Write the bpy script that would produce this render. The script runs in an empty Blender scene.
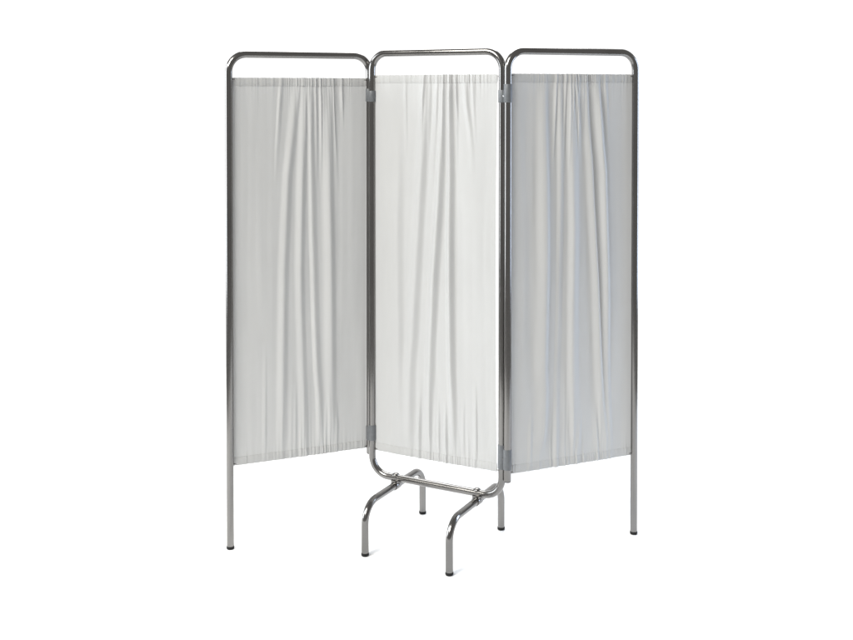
import bpy, bmesh, math, random
from mathutils import Vector, Matrix, noise

random.seed(4)
scene = bpy.context.scene
COL = scene.collection
PI = math.pi

# ------------------------------------------------------------------ measures (metres)
TUBE = 0.0121                       # tube radius
TOP = 1.65
BOT = 0.1925                        # axis of the low cross tube of the middle frame
POST_A = Vector((0.0, 0.0, 0.0))
POST_B = Vector((0.4909, 0.0, 0.0))
L_IN = Vector((-0.0192, 0.0153, 0.0))
L_OUT = Vector((-0.33043, -0.36759, 0.0))
R_IN = Vector((0.5139, -0.0084, 0.0))
R_OUT = Vector((0.81963, 0.37421, 0.0))

# ------------------------------------------------------------------ materials
def new_mat(name):
    m = bpy.data.materials.new(name)
    m.use_nodes = True
    nt = m.node_tree
    return m, nt, nt.nodes['Principled BSDF']

def node(nt, kind, **kw):
    n = nt.nodes.new(kind)
    for k, v in kw.items():
        if k in n.inputs.keys():
            n.inputs[k].default_value = v
        else:
            setattr(n, k, v)
    return n

def steel_material():
    m, nt, b = new_mat('brushed_chrome_tube')
    b.inputs['Metallic'].default_value = 1.0
    tc = node(nt, 'ShaderNodeTexCoord')
    mp = node(nt, 'ShaderNodeMapping')
    mp.inputs['Scale'].default_value = (9, 9, 3)
    nz = node(nt, 'ShaderNodeTexNoise', Scale=1.0, Detail=3.0)
    nt.links.new(tc.outputs['Object'], mp.inputs['Vector'])
    nt.links.new(mp.outputs['Vector'], nz.inputs['Vector'])
    r = node(nt, 'ShaderNodeMapRange')
    r.inputs['From Min'].default_value = 0.3; r.inputs['From Max'].default_value = 0.7
    r.inputs['To Min'].default_value = 0.13; r.inputs['To Max'].default_value = 0.21
    nt.links.new(nz.outputs['Fac'], r.inputs['Value'])
    nt.links.new(r.outputs['Result'], b.inputs['Roughness'])
    ramp = node(nt, 'ShaderNodeValToRGB')
    ramp.color_ramp.elements[0].position = 0.3; ramp.color_ramp.elements[0].color = (0.20, 0.196, 0.191, 1)
    ramp.color_ramp.elements[1].position = 0.7; ramp.color_ramp.elements[1].color = (0.235, 0.229, 0.223, 1)
    nt.links.new(nz.outputs['Fac'], ramp.inputs['Fac'])
    nt.links.new(ramp.outputs['Color'], b.inputs['Base Color'])
    return m

def plastic_material(name, col, rough):
    m, nt, b = new_mat(name)
    tc = node(nt, 'ShaderNodeTexCoord')
    nz = node(nt, 'ShaderNodeTexNoise', Scale=90.0, Detail=4.0)
    nt.links.new(tc.outputs['Object'], nz.inputs['Vector'])
    ramp = node(nt, 'ShaderNodeValToRGB')
    ramp.color_ramp.elements[0].position = 0.3
    ramp.color_ramp.elements[0].color = tuple(c * 0.88 for c in col) + (1,)
    ramp.color_ramp.elements[1].position = 0.7
    ramp.color_ramp.elements[1].color = tuple(c * 1.08 for c in col) + (1,)
    nt.links.new(nz.outputs['Fac'], ramp.inputs['Fac'])
    nt.links.new(ramp.outputs['Color'], b.inputs['Base Color'])
    b.inputs['Roughness'].default_value = rough
    return m

def cloth_material(name, col, thru):
    m, nt, b = new_mat(name)
    out = nt.nodes['Material Output']
    tc = node(nt, 'ShaderNodeTexCoord')
    # fine crumple and weave
    mp = node(nt, 'ShaderNodeMapping'); mp.inputs['Scale'].default_value = (1, 1, 0.3)
    n1 = node(nt, 'ShaderNodeTexNoise', Scale=16.0, Detail=5.0)
    n2 = node(nt, 'ShaderNodeTexNoise', Scale=900.0, Detail=2.0)
    nt.links.new(tc.outputs['Object'], mp.inputs['Vector'])
    nt.links.new(mp.outputs['Vector'], n1.inputs['Vector'])
    nt.links.new(tc.outputs['Object'], n2.inputs['Vector'])
    b1 = node(nt, 'ShaderNodeBump', Strength=0.10, Distance=0.006)
    b2 = node(nt, 'ShaderNodeBump', Strength=0.15, Distance=0.0006)
    nt.links.new(n1.outputs['Fac'], b1.inputs['Height'])
    nt.links.new(n2.outputs['Fac'], b2.inputs['Height'])
    nt.links.new(b1.outputs['Normal'], b2.inputs['Normal'])
    ramp = node(nt, 'ShaderNodeValToRGB')
    ramp.color_ramp.elements[0].position = 0.25
    ramp.color_ramp.elements[0].color = tuple(c * 0.97 for c in col) + (1,)
    ramp.color_ramp.elements[1].position = 0.75
    ramp.color_ramp.elements[1].color = tuple(c * 1.02 for c in col) + (1,)
    nt.links.new(n1.outputs['Fac'], ramp.inputs['Fac'])
    nt.links.new(ramp.outputs['Color'], b.inputs['Base Color'])
    nt.links.new(b2.outputs['Normal'], b.inputs['Normal'])
    b.inputs['Roughness'].default_value = 0.75
    b.inputs['Specular IOR Level'].default_value = 0.2
    b.inputs['Sheen Weight'].default_value = 0.08
    t = node(nt, 'ShaderNodeBsdfTranslucent')
    t.inputs['Color'].default_value = tuple(c * 0.95 for c in col) + (1,)
    nt.links.new(b2.outputs['Normal'], t.inputs['Normal'])
    mx = node(nt, 'ShaderNodeMixShader')
    mx.inputs[0].default_value = thru
    nt.links.new(b.outputs['BSDF'], mx.inputs[1])
    nt.links.new(t.outputs['BSDF'], mx.inputs[2])
    nt.links.new(mx.outputs['Shader'], out.inputs['Surface'])
    return m

def floor_material():
    m, nt, b = new_mat('white_studio_paper')
    tc = node(nt, 'ShaderNodeTexCoord')
    nz = node(nt, 'ShaderNodeTexNoise', Scale=3.0, Detail=6.0)
    nt.links.new(tc.outputs['Object'], nz.inputs['Vector'])
    ramp = node(nt, 'ShaderNodeValToRGB')
    ramp.color_ramp.elements[0].color = (0.93, 0.93, 0.93, 1)
    ramp.color_ramp.elements[1].color = (0.96, 0.96, 0.96, 1)
    nt.links.new(nz.outputs['Fac'], ramp.inputs['Fac'])
    nt.links.new(ramp.outputs['Color'], b.inputs['Base Color'])
    b.inputs['Roughness'].default_value = 1.0
    b.inputs['Specular IOR Level'].default_value = 0.0
    return m

STEEL = steel_material()
CLAMP = plastic_material('grey_clamp_plastic', (0.130, 0.139, 0.149), 0.42)
RUBBER = plastic_material('black_rubber', (0.006, 0.006, 0.006), 0.85)
CLOTH = cloth_material('white_cotton_cloth', (0.505, 0.51, 0.51), 0.09)
HEM = cloth_material('white_cotton_hem', (0.505, 0.51, 0.51), 0.07)
PAPER = floor_material()

# ------------------------------------------------------------------ mesh helpers
def obj(name, bm, mat, parent=None, smooth=True):
    me = bpy.data.meshes.new(name)
    bmesh.ops.recalc_face_normals(bm, faces=bm.faces[:])
    bm.to_mesh(me); bm.free()
    me.materials.append(mat)
    for p in me.polygons:
        p.use_smooth = smooth
    o = bpy.data.objects.new(name, me)
    COL.objects.link(o)
    if parent is not None:
        o.parent = parent
    if smooth:
        try:
            me.set_sharp_from_angle(angle=math.radians(40))
        except Exception:
            pass
    return o

def fillet(pts, radii, seg=12):
    out = [pts[0]]
    for i in range(1, len(pts) - 1):
        p, a, c = pts[i], pts[i - 1], pts[i + 1]
        d1 = (a - p).normalized(); d2 = (c - p).normalized()
        R = radii[i]
        half = d1.angle(d2) / 2
        t = R / math.tan(half)
        cen = p + (d1 + d2).normalized() * (R / math.sin(half))
        s = p + d1 * t; e = p + d2 * t
        v1 = s - cen; v2 = e - cen
        ang = v1.angle(v2); ax = v1.cross(v2).normalized()
        for k in range(seg + 1):
            out.append(cen + Matrix.Rotation(ang * k / seg, 3, ax) @ v1)
    out.append(pts[-1])
    return out

def sweep(bm, path, r, n=24, closed=False, cap=True):
    """round tube along a polyline with parallel-transported rings"""
    m = len(path)
    def tan(i):
        if closed:
            return (path[(i + 1) % m] - path[i - 1]).normalized()
        if i == 0: return (path[1] - path[0]).normalized()
        if i == m - 1: return (path[-1] - path[-2]).normalized()
        return ((path[i + 1] - path[i]).normalized() + (path[i] - path[i - 1]).normalized()).normalized()
    t = tan(0)
    ref = Vector((0, 0, 1)) if abs(t.z) < 0.8 else Vector((0.3, 1, 0))
    u = t.cross(ref).normalized()
    rings = []
    for i in range(m):
        t2 = tan(i)
        q = t.rotation_difference(t2)
        u = (q @ u); u = (u - t2 * u.dot(t2)).normalized(); t = t2
        w = t.cross(u)
        rings.append([bm.verts.new(path[i] + (u * math.cos(2 * PI * k / n) + w * math.sin(2 * PI * k / n)) * r) for k in range(n)])
    for i in range(m if closed else m - 1):
        a, b = rings[i], rings[(i + 1) % m]
        for k in range(n):
            bm.faces.new((a[k], a[(k + 1) % n], b[(k + 1) % n], b[k]))
    if cap and not closed:
        bm.faces.new(rings[0][::-1]); bm.faces.new(rings[-1])

def lathe(bm, origin, axis, prof, n=28):
    """prof: (distance along the axis, radius); closed at both ends"""
    axis = axis.normalized()
    ref = Vector((0, 0, 1)) if abs(axis.z) < 0.8 else Vector((1, 0, 0))
    u = axis.cross(ref).normalized(); w = axis.cross(u)
    rings = []
    for d, r in prof:
        c = origin + axis * d
        rings.append([bm.verts.new(c + (u * math.cos(2 * PI * k / n) + w * math.sin(2 * PI * k / n)) * r) for k in range(n)])
    for a, b in zip(rings, rings[1:]):
        for k in range(n):
            bm.faces.new((a[k], a[(k + 1) % n], b[(k + 1) % n], b[k]))
    bm.faces.new(rings[0][::-1]); bm.faces.new(rings[-1])

def slab(bm, c, ex, ey, ez, bev=0.0015):
    """box centred on c with half-edge vectors ex, ey, ez, edges bevelled"""
    vs = [bm.verts.new(c + ex * a + ey * b + ez * d) for a in (-1, 1) for b in (-1, 1) for d in (-1, 1)]
    fs = [bm.faces.new([vs[i] for i in q]) for q in ((0, 1, 3, 2), (4, 6, 7, 5), (0, 4, 5, 1), (2, 3, 7, 6), (0, 2, 6, 4), (1, 5, 7, 3))]
    es = list({e for f in fs for e in f.edges})
    bmesh.ops.bevel(bm, geom=es, offset=bev, segments=2, affect='EDGES', profile=0.5)

FOLDS = {
    'LEFT': [
        (0.0256, 0.0240, [(1.537, 0.2308, 3), (1.473, 0.2249, 5), (1.355, 0.2131, 6), (1.237, 0.1997, 7), (1.085, 0.1925, 7), (0.917, 0.1852, 7), (0.680, 0.1811, 6.5), (0.578, 0.1797, 6), (0.341, 0.1745, 4)]),
        (0.0253, 0.0208, [(1.537, 0.2555, 5), (1.388, 0.2540, 7), (1.219, 0.2490, 8), (1.049, 0.2451, 8), (0.913, 0.2425, 8), (0.777, 0.2444, 7), (0.640, 0.2487, 6), (0.503, 0.2519, 6), (0.331, 0.2526, 4)]),
        (0.0140, 0.0257, [(1.537, 0.2728, 5), (1.388, 0.2782, 6), (1.218, 0.2813, 7), (1.047, 0.2839, 7), (0.910, 0.2882, 7), (0.739, 0.2925, 7), (0.567, 0.2986, 7), (0.463, 0.3065, 6), (0.324, 0.3109, 4)]),
        (0.0305, 0.0260, [(1.531, 0.3333, 5), (1.421, 0.3401, 7), (1.284, 0.3434, 8), (1.181, 0.3438, 8.5), (1.044, 0.3464, 9), (0.872, 0.3485, 9), (0.630, 0.3504, 8), (0.458, 0.3513, 6), (0.301, 0.3593, 4)]),
        (0.0093, 0.0105, [(1.537, 0.2971, 4), (1.456, 0.2993, 4), (1.319, 0.3013, 2), (1.183, 0.3022, 0)]),
        (0.0082, 0.0094, [(1.537, 0.3134, 4), (1.456, 0.3156, 3.5), (1.319, 0.3177, 1.5), (1.182, 0.3174, 0)]),
        (0.0130, 0.0130, [(1.537, 0.3585, 3), (1.455, 0.3613, 3), (1.318, 0.3699, 2), (1.146, 0.3756, 0)]),
        (0.0142, 0.0059, [(1.538, 0.3922, 5), (1.489, 0.3945, 4), (1.438, 0.3968, 1), (1.386, 0.3979, 0)]),
        (0.0102, 0.0147, [(1.551, 0.1767, 3.5), (1.473, 0.1708, 3), (1.322, 0.1619, 1.5), (1.188, 0.1587, 0)]),
        (0.0146, 0.0101, [(0.685, 0.1205, 0), (0.551, 0.1201, 1.2), (0.315, 0.1177, 2.5)]),
        (0.0127, 0.0104, [(0.540, 0.2254, 0), (0.437, 0.2252, 2), (0.301, 0.2237, 3)]),
        (0.0119, 0.0083, [(0.455, 0.3714, 0), (0.368, 0.3742, 2.5), (0.292, 0.3711, 3.5)]),
        (0.0118, 0.0083, [(0.460, 0.3330, 0), (0.373, 0.3328, 2), (0.287, 0.3309, 3.5)]),
    ],
    'CENTRE': [
        (0.0380, 0.0277, [(1.557, 0.2088, 4), (1.456, 0.2088, 6), (1.389, 0.2038, 7), (1.254, 0.1944, 8), (1.152, 0.1881, 8), (1.033, 0.1805, 8), (0.914, 0.1735, 8), (0.811, 0.1672, 8), (0.674, 0.1595, 7.5), (0.570, 0.1500, 7), (0.467, 0.1468, 6), (0.329, 0.1435, 4)]),
        (0.0211, 0.0136, [(1.557, 0.2565, 4.5), (1.457, 0.2503, 5), (1.323, 0.2423, 4), (1.205, 0.2349, 1.5), (1.104, 0.2299, 0)]),
        (0.0311, 0.0222, [(1.557, 0.2768, 5), (1.457, 0.2750, 6), (1.357, 0.2707, 8), (1.256, 0.2658, 9), (1.122, 0.2597, 10), (0.987, 0.2504, 10), (0.902, 0.2443, 10), (0.784, 0.2381, 9), (0.647, 0.2300, 8), (0.546, 0.2275, 8), (0.443, 0.2225, 6), (0.324, 0.2194, 4)]),
        (0.0233, 0.0207, [(1.557, 0.3006, 5), (1.391, 0.3037, 8), (1.258, 0.3044, 9), (1.057, 0.3027, 10), (0.890, 0.3028, 10), (0.723, 0.3041, 9), (0.589, 0.3066, 8), (0.489, 0.3115, 6), (0.338, 0.3153, 4)]),
        (0.0180, 0.0143, [(1.563, 0.3569, 4), (1.474, 0.3629, 4), (1.392, 0.3750, 2.2), (1.326, 0.3810, 1), (1.227, 0.3859, 0)]),
        (0.0583, 0.0295, [(1.490, 0.0993, 0), (1.353, 0.0999, 2), (1.148, 0.1010, 5), (0.805, 0.1021, 6), (0.530, 0.1052, 5), (0.324, 0.1095, 3)]),
        (0.0127, 0.0076, [(1.507, 0.1313, 2), (1.422, 0.1325, 1.5), (1.286, 0.1343, 0)]),
        (0.0085, 0.0073, [(1.537, 0.3237, 3), (1.474, 0.3268, 2), (1.391, 0.3329, 0)]),
        (0.0139, 0.0126, [(0.506, 0.1848, 0), (0.421, 0.1848, 3), (0.301, 0.1835, 4)]),
        (0.0149, 0.0087, [(0.498, 0.2567, 0), (0.414, 0.2586, 2.5), (0.296, 0.2599, 3.5)]),
        (0.0123, 0.0086, [(0.502, 0.2845, 0), (0.418, 0.2858, 2.5), (0.283, 0.2877, 3.5)]),
        (0.0180, 0.0084, [(0.566, 0.3937, 0), (0.467, 0.3956, 2), (0.284, 0.3970, 3)]),
        (0.0158, 0.0085, [(0.511, 0.3517, 0), (0.427, 0.3505, 1.5), (0.293, 0.3518, 2.5)]),
    ],
    'RIGHT': [
        (0.0442, 0.0223, [(1.557, 0.1385, 3), (1.491, 0.1362, 5), (1.393, 0.1352, 7), (1.261, 0.1380, 8), (1.064, 0.1397, 8.5), (0.932, 0.1400, 8.5), (0.734, 0.1362, 8), (0.602, 0.1335, 7.5), (0.535, 0.1386, 6), (0.403, 0.1339, 5), (0.289, 0.1126, 2)]),
        (0.0162, 0.0213, [(1.557, 0.1930, 3), (1.491, 0.1944, 4), (1.359, 0.1948, 4.5), (1.160, 0.1941, 3.5), (0.928, 0.1916, 2.5), (0.729, 0.1891, 2.5), (0.496, 0.1834, 2), (0.297, 0.1809, 2)]),
        (0.0252, 0.0355, [(1.563, 0.2305, 4), (1.457, 0.2340, 6), (1.258, 0.2409, 7.5), (1.058, 0.2446, 8), (0.825, 0.2422, 8), (0.590, 0.2429, 7), (0.456, 0.2478, 5), (0.304, 0.2533, 2)]),
        (0.0089, 0.0101, [(1.564, 0.2506, 4), (1.491, 0.2572, 3.5), (1.357, 0.2677, 1.5), (1.224, 0.2745, 0)]),
        (0.0295, 0.0155, [(1.557, 0.2906, 4), (1.424, 0.3006, 6), (1.273, 0.3139, 7.5), (1.155, 0.3207, 8), (1.037, 0.3289, 8), (0.902, 0.3377, 8), (0.749, 0.3448, 7.5), (0.579, 0.3519, 7), (0.477, 0.3587, 6), (0.339, 0.3742, 4)]),
        (0.0285, 0.0195, [(1.564, 0.3321, 5), (1.457, 0.3421, 8), (1.356, 0.3522, 10), (1.255, 0.3629, 11), (1.086, 0.3688, 11), (0.950, 0.3738, 10), (0.814, 0.3776, 8), (0.644, 0.3796, 5.5), (0.542, 0.3813, 4), (0.336, 0.3919, 3.5)]),
        (0.0117, 0.0117, [(1.557, 0.3676, 4), (1.490, 0.3743, 3.5), (1.406, 0.3792, 1.5), (1.321, 0.3834, 0)]),
        (0.0147, 0.0098, [(0.474, 0.0895, 0), (0.409, 0.0859, 2), (0.293, 0.0837, 3)]),
        (0.0166, 0.0128, [(0.486, 0.2782, 0), (0.385, 0.2722, 2), (0.292, 0.2629, 3)]),
        (0.0129, 0.0104, [(0.445, 0.3362, 0), (0.377, 0.3397, 2), (0.302, 0.3432, 3)]),
        (0.0362, 0.0365, [(1.394, 0.0462, 0.5), (1.166, 0.0497, 2), (0.839, 0.0533, 2), (0.445, 0.0541, 1)]),
    ],
}

# light levels
KEY, COOL, TOPBACK, STRIP = 420.0, 44.0, 125.0, 52.0
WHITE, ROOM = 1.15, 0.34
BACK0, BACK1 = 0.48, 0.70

# ------------------------------------------------------------------ the screen
root = bpy.data.objects.new('privacy_screen', None)
COL.objects.link(root)
root['label'] = 'three-panel folding privacy screen of chromed steel tube with white gathered curtains'
root['category'] = 'privacy screen'

Z = Vector((0, 0, 1))
TIP_H = 0.0105

def tip(p, parent):
    bm = bmesh.new()
    lathe(bm, Vector((p.x, p.y, 0.0)), Z, [(0.0, 0.0108), (0.0015, 0.0122), (0.003, 0.0129), (TIP_H - 0.003, 0.0130), (TIP_H - 0.001, 0.0128), (TIP_H, 0.0124), (TIP_H, 0.0095)])
    return obj('rubber_tip', bm, RUBBER, parent)

# middle frame: one closed loop of tube
bm = bmesh.new()
x0, x1 = POST_A.x, POST_B.x
corner = [Vector((x0, 0, 0.9)), Vector((x0, 0, TOP)), Vector((x1, 0, TOP)), Vector((x1, 0, BOT)), Vector((x0, 0, BOT)), Vector((x0, 0, 0.9))]
path = fillet(corner, [0, 0.058, 0.058, 0.064, 0.064, 0])
sweep(bm, path[:-1], TUBE, closed=True)
main_frame = obj('main_frame', bm, STEEL, root)

def wing(out_p, in_p, top, low):
    bm = bmesh.new()
    pts = [Vector((out_p.x, out_p.y, 0.006)), Vector((out_p.x, out_p.y, top)), Vector((in_p.x, in_p.y, top)), Vector((in_p.x, in_p.y, low))]
    sweep(bm, fillet(pts, [0, 0.058, 0.058, 0]), TUBE)
    fr = obj('wing_frame', bm, STEEL, root)
    tip(out_p, fr)
    bm = bmesh.new()                                    # plug in the open end of the hinge post
    lathe(bm, Vector((in_p.x, in_p.y, low)), -Z, [(-0.004, 0.0085), (0.0004, 0.0108), (0.0025, 0.0108), (0.0035, 0.0095)])
    obj('end_plug', bm, RUBBER, fr)
    return fr
wing_l = wing(L_OUT, L_IN, 1.642, 0.258)
wing_r = wing(R_OUT, R_IN, 1.6505, 0.2535)

# hinge clamps: two plastic sleeves joined by a web
def hinge(p_main, p_wing, zm0, zm1, zw0, zw1):
    bm = bmesh.new()
    def sleeve(p, a, b):
        R = TUBE + 0.0016
        lathe(bm, Vector((p.x, p.y, a)), Z, [(0, TUBE + 0.0004), (0, R - 0.0006), (0.0012, R), (b - a - 0.0012, R), (b - a, R - 0.0006), (b - a, TUBE + 0.0004)])
    sleeve(p_main, zm0, zm1); sleeve(p_wing, zw0, zw1)
    d = (p_wing - p_main); d.z = 0; L = d.length; e = d.normalized(); n = Vector((-e.y, e.x, 0))
    za, zb = max(zm0, zw0) + 0.002, min(zm1, zw1) - 0.002
    mid = (p_main + p_wing) * 0.5; mid.z = (za + zb) / 2
    slab(bm, mid, e * (L / 2), n * 0.0075, Z * ((zb - za) / 2))
    h = obj('hinge', bm, CLAMP, root)
    # pinch screw on the web
    bm = bmesh.new()
    for s in (-1, 1):
        o = mid + n * (0.0074 * s)
        lathe(bm, o, n * s, [(0, 0.0034), (0.0014, 0.0034), (0.0024, 0.0026), (0.0026, 0.001)], 14)
    obj('screw', bm, STEEL, h)
    return h
hinge(POST_A, L_IN, 1.4835, 1.521, 1.4845, 1.528)
hinge(POST_A, L_IN, 0.309, 0.362, 0.304, 0.352)
hinge(POST_B, R_IN, 1.483, 1.524, 1.4838, 1.543)
hinge(POST_B, R_IN, 0.288, 0.367, 0.2905, 0.357)

# cross feet under the low tube
def foot(x):
    zc = BOT - 2 * TUBE - 0.0012
    yc, hd = -0.0044, 0.2013
    f0, f1 = Vector((x, yc - hd, 0.006)), Vector((x, yc + hd, 0.006))
    bm = bmesh.new()
    sweep(bm, fillet([f0, Vector((x, yc - hd, zc)), Vector((x, yc + hd, zc)), f1], [0, 0.064, 0.064, 0]), TUBE)
    ft = obj('base_foot', bm, STEEL, root)
    tip(f0, ft); tip(f1, ft)
    # saddle between the two tubes: a short sleeve round the foot with two cheeks up to the cross tube
    bm = bmesh.new()
    R = TUBE + 0.0028
    lathe(bm, Vector((x, -0.0165, zc)), Vector((0, 1, 0)), [(0, TUBE + 0.0004), (0, R - 0.001), (0.0016, R), (0.0314, R), (0.033, R - 0.001), (0.033, TUBE + 0.0004)])
    slab(bm, Vector((x, 0, zc + TUBE + 0.003)), Vector((0.0125, 0, 0)), Vector((0, 0.0135, 0)), Vector((0, 0, 0.0045)))
    obj('saddle_clamp', bm, STEEL, ft)
    bm = bmesh.new()                                    # domed nut on top of the cross tube, washer below it
    lathe(bm, Vector((x, 0, BOT + TUBE - 0.0042)), Z, [(0, 0.0128), (0.0030, 0.0126), (0.0052, 0.0114), (0.0074, 0.0090), (0.0088, 0.0058), (0.0094, 0.0022)], 20)
    obj('dome_nut', bm, STEEL, ft)
foot(0.0934); foot(0.4014)

# ------------------------------------------------------------------ curtains
def smooth(a, b, x):
    t = max(0.0, min(1.0, (x - a) / (b - a)))
    return t * t * (3 - 2 * t)

def at_z(path, z):
    if z > path[0][0] and path[0][2] == 0 and path[-1][2] > 0 and path[0][0] < 1.2:
        return path[0][1], 0.0
    if z >= path[0][0]:
        return path[0][1], path[0][2]
    for p, q in zip(path, path[1:]):
        if q[0] <= z <= p[0]:
            k = (p[0] - z) / (p[0] - q[0])
            return p[1] + (q[1] - p[1]) * k, p[2] + (q[2] - p[2]) * k
    return path[-1][1], path[-1][2]

FOLD_GAIN = {'LEFT': 1.1, 'CENTRE': 1.5, 'RIGHT': 1.35}
def curtain(p, q, key, ztop, zbot, seed, gather_mid, gather_w, draw=0.0):
    e = q - p; e.z = 0
    L = e.length; e.normalize()
    n = Vector((e.y, -e.x, 0))                          # towards the front
    folds = list(FOLDS[key])
    m0 = TUBE + 0.0004; m1 = L - TUBE - 0.0004 - draw
    HEMH = 0.027
    rnd = random.Random(seed)
    # short secondary folds that fan out of the gathers and die away
    for k in range(16):
        f = max(-1.2, min(1.2, rnd.gauss(0, 0.8))) * gather_w
        u = (gather_mid + f) * L
        if not 0.03 < u < L - 0.03: continue
        ln = rnd.uniform(0.08, 0.38); a = rnd.uniform(1.0, 2.6)
        w = rnd.uniform(0.005, 0.011)
        folds.append((w * rnd.uniform(0.8, 1.3), w, [(ztop, u, a), (ztop - ln * 0.4, u + f * 0.025, a * 0.8), (ztop - ln, u + f * 0.07, 0.0)]))
    for k in range(14):
        f = max(-1.4, min(1.4, rnd.gauss(0, 1.0))) * gather_w
        u = (gather_mid - 0.06 + f) * L
        if not 0.03 < u < L - 0.03: continue
        ln = rnd.uniform(0.10, 0.36); a = rnd.uniform(0.7, 1.8)
        w = rnd.uniform(0.007, 0.013)
        folds.append((w * rnd.uniform(0.8, 1.3), w, [(zbot + ln, u - f * 0.03, 0.0), (zbot + ln * 0.4, u, a * 0.8), (zbot, u, a)]))
    # fine gathers along the two casings
    def gathers(step):
        g = []
        u = m0
        while u < m1:
            dens = math.exp(-((u / L - gather_mid) / (gather_w * 1.6)) ** 2)
            st = step * (1.15 - 0.5 * dens) * rnd.uniform(0.55, 1.5)
            u += st
            g.append((u, st * rnd.uniform(0.3, 0.5), (0.0005 + 0.0011 * dens) * rnd.uniform(0.25, 1.4), 0.0))
        return g
    gt, gb = gathers(0.0105), gathers(0.012)
    NU, NZ = 600, 150
    us = [m0 + (m1 - m0) * i / NU for i in range(NU + 1)]
    def gsum(g, us_):
        """sum of gathers at every u for the casing; and a decaying version list"""
        return [sum(a * math.exp(-((u - c) / w) ** 2) for c, w, a, d in g if abs(u - c) < 3 * w) for u in us_]
    Gt, Gb = gsum(gt, us), gsum(gb, us)
    def row(z):
        act = []
        for wl, wr, path in folds:
            c, a = at_z(path, z)
            if a > 0.01:
                act.append((c, a * 0.001 * FOLD_GAIN[key], wl, wr))
        env = (0.48 + 0.52 * smooth(0.0, 0.07, ztop - z)) * (0.42 + 0.58 * smooth(0.0, 0.10, z - zbot))
        kt = math.exp(-max(0, ztop - HEMH - z) / 0.03)
        kb = math.exp(-max(0, z - zbot - HEMH) / 0.03)
        out = []
        for i, u in enumerate(us):
            d = 0.0
            for c, a, wl, wr in act:
                x = u - c
                if -wl < x < wr:
                    w = wl if x < 0 else wr
                    d += a * 1.08 * (0.5 * (1 + math.cos(PI * x / w))) ** 1.3
            side = smooth(0, 0.05, u - m0) * smooth(0, 0.05, m1 - u)
            d += 0.0045 * noise.noise(Vector((u * 9 + seed * 7.1, z * 1.3, seed))) * side
            d += 0.0012 * noise.noise(Vector((u * 40 + seed * 3.3, z * 3.0, seed + 5))) * side
            d *= env
            d += Gt[i] * kt + Gb[i] * kb
            out.append(d - 0.002)
        return out
    def point(u, d, z):
        return Vector((p.x, p.y, 0)) + e * u + n * d + Z * z
    # the hanging cloth
    bm = bmesh.new()
    zs = [ztop - 0.002 - (ztop - zbot - 0.004) * j / NZ for j in range(NZ + 1)]
    prev = None
    for z in zs:
        r = row(z)
        # the free side edges draw in a little between the casings
        sag = math.sin(PI * (ztop - z) / (ztop - zbot))
        cur = []
        for i, u in enumerate(us):
            k0 = 1 - smooth(0, 0.06, u - m0); k1 = 1 - smooth(0, 0.06, m1 - u)
            cur.append(bm.verts.new(point(u - draw * sag * k1, r[i], z)))
        if prev:
            for i in range(NU):
                bm.faces.new((prev[i], prev[i + 1], cur[i + 1], cur[i]))
        prev = cur
    cl = obj('curtain', bm, CLOTH, root)
    # casings: flat sleeves of double cloth that hold the wires
    for top in (True, False):
        za, zb = (ztop, ztop - HEMH) if top else (zbot + HEMH, zbot)
        prof = []                                       # closed cross-section: (offset to the front, z)
        K = 10
        for k in range(K + 1):
            t = k / K
            puff = 0.0006 + 0.0014 * math.sin(PI * min(1, t * 1.02)) ** 0.8
            prof.append((puff, za + (zb - za) * t))
        for k in range(K + 1):
            t = 1 - k / K
            puff = 0.0006 + 0.0014 * math.sin(PI * min(1, t * 1.02)) ** 0.8
            prof.append((-puff, za + (zb - za) * t))
        bm = bmesh.new()
        rings = None; first = None
        rows = {}
        for o_, z in prof:
            if z not in rows: rows[z] = row(z)
        G = Gt if top else Gb
        rr = random.Random(seed + 50 + top)
        for i, u in enumerate(us):
            edge = (noise.noise(Vector((u * 120, seed, 3 + top))) * 0.0008 + G[i] * 0.55)
            ring = []
            for o_, z in prof:
                free = (z - zb) / (za - zb) if top else (za - z) / (za - zb)
                ring.append(bm.verts.new(point(u, rows[z][i] + o_ + (G[i] * 0.7 if o_ > 0 else 0), z + (edge * free * (1 if top else -0.5)))))
            if rings:
                m = len(ring)
                for k in range(m):
                    bm.faces.new((rings[k], rings[(k + 1) % m], ring[(k + 1) % m], ring[k]))
            else:
                first = ring
            rings = ring
        bm.faces.new(first[::-1]); bm.faces.new(rings)
        h = obj('hem', bm, HEM, cl)
    # the tension wires show only as short hooked ends between casing and post
    for z in (ztop - 0.006, zbot + 0.006):
        a = Vector((p.x, p.y, z)) + e * (TUBE - 0.001); b = Vector((p.x, p.y, z)) + e * (L - TUBE + 0.001)
        for c, s in ((a, 1), (b, -1)):
            bm = bmesh.new()
            lathe(bm, c, e * s, [(0, 0.0022), (0.0012, 0.0030), (0.0022, 0.0030), (0.003, 0.0011), (0.009, 0.0010)], 12)
            obj('wire_hook', bm, STEEL, cl)
    return cl

curtain(L_OUT, L_IN, 'LEFT', 1.5645, 0.2755, 1, 0.58, 0.13)
curtain(POST_A, POST_B, 'CENTRE', 1.5745, 0.2745, 2, 0.60, 0.15, 0.006)
curtain(R_IN, R_OUT, 'RIGHT', 1.5765, 0.2745, 3, 0.56, 0.16)

# ------------------------------------------------------------------ the surface it stands on
bm = bmesh.new()
N = 96
ctr = bm.verts.new((0.1, 0.3, 0))
prev = None
rim = []
for k in range(N):
    rim.append(bm.verts.new((0.1 + 2.3 * math.cos(2 * PI * k / N), 0.3 + 2.3 * math.sin(2 * PI * k / N), 0)))
for k in range(N):
    bm.faces.new((ctr, rim[k], rim[(k + 1) % N]))
fl = obj('floor', bm, PAPER, None, smooth=False)
fl['kind'] = 'structure'

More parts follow.
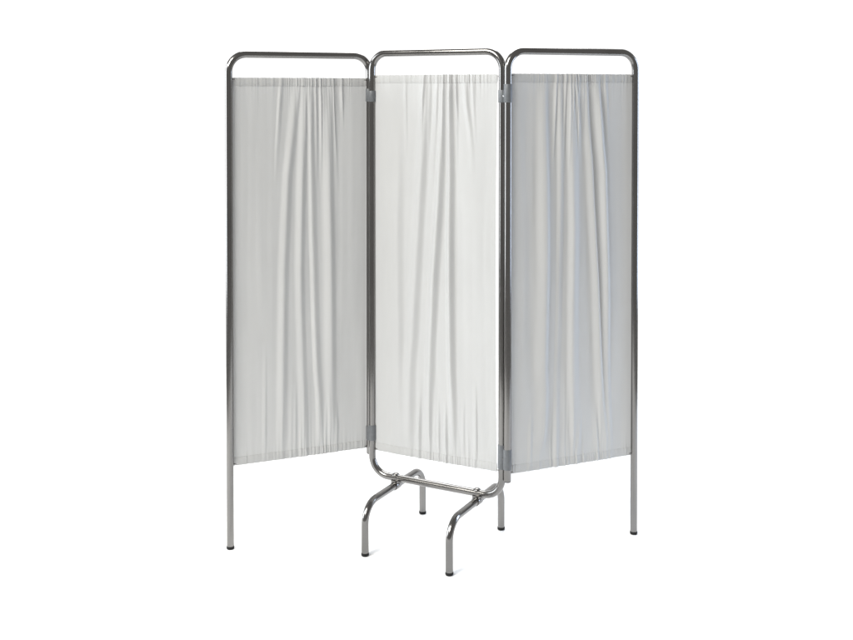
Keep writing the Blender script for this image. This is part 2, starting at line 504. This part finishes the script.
# ------------------------------------------------------------------ camera
YAW, PITCH = -0.4834, 0.0202
fwd = Vector((math.sin(YAW) * math.cos(PITCH), math.cos(YAW) * math.cos(PITCH), -math.sin(PITCH)))
rt = Vector((math.cos(YAW), -math.sin(YAW), 0))
up = rt.cross(fwd)
cam = bpy.data.cameras.new('camera')
cam.sensor_width = 36.0
cam.lens = 1093.98 / 853 * 36
cam.shift_x = 0.0
cam.shift_y = -(319.9 - 112.33) / 853
cam.clip_end = 200
co = bpy.data.objects.new('camera', cam)
M = Matrix((rt, up, -fwd)).transposed().to_4x4()
M.translation = Vector((1.9225, -3.2575, 1.523))
co.matrix_world = M
COL.objects.link(co)
scene.camera = co

# ------------------------------------------------------------------ light
def aim(o, target):
    o.rotation_euler = (Vector(target) - o.location).to_track_quat('-Z', 'Y').to_euler()

def softbox(name, loc, target, sx, sy, power, col, spread=180.0):
    l = bpy.data.lights.new(name, 'AREA')
    l.shape = 'RECTANGLE'; l.size = sx; l.size_y = sy
    l.energy = power; l.color = col
    l.spread = math.radians(spread)
    o = bpy.data.objects.new(name, l)
    o.location = loc
    COL.objects.link(o); aim(o, target)
    return o
F = Vector((fwd.x, fwd.y, 0)).normalized()
MID = Vector((0.245, 0.0, 0.8))
def polar(az, dist, z):
    """az in degrees: 0 = from the camera's side, + = camera right, 180 = behind the screen"""
    a = math.radians(az)
    v = -F * math.cos(a) + rt * math.sin(a)
    return MID + v * dist + Vector((0, 0, z - MID.z))
softbox('window_light', polar(-42, 5.0, 4.7), (0.2, 0, 0.7), 2.8, 2.8, KEY, (1.0, 0.98, 0.925))
softbox('rear_floor_fill', polar(180, 2.3, 4.3), (0.2, 0.2, 0), 3.0, 2.0, TOPBACK, (1.0, 1.0, 1.0))  # unseen fill added high behind the screen to keep the floor white
softbox('cool_light', polar(98, 2.8, 1.3), (0.6, 0.2, 0.8), 0.7, 1.9, COOL, (0.66, 0.79, 1.0))

softbox('strip_light', polar(-90, 4.0, 1.7), (0.3, -0.1, 1.0), 2.0, 2.9, STRIP, (0.90, 0.95, 1.0), 100.0)

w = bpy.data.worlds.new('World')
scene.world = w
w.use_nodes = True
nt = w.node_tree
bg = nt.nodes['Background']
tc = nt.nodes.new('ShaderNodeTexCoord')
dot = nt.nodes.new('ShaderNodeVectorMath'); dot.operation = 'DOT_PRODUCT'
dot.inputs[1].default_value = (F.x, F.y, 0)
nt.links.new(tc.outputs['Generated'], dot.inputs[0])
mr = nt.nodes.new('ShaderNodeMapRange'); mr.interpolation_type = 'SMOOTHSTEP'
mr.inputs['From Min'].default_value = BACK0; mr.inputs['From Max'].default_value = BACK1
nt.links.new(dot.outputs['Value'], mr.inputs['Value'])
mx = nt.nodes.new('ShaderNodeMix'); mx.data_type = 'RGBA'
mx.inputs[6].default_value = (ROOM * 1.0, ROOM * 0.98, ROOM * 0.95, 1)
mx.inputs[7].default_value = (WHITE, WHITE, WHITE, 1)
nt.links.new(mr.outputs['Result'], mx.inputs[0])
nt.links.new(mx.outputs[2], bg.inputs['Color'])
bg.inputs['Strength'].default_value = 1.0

scene.view_settings.view_transform = 'Standard'
scene.view_settings.look = 'None'
scene.view_settings.exposure = 0.0
scene.view_settings.gamma = 1.0
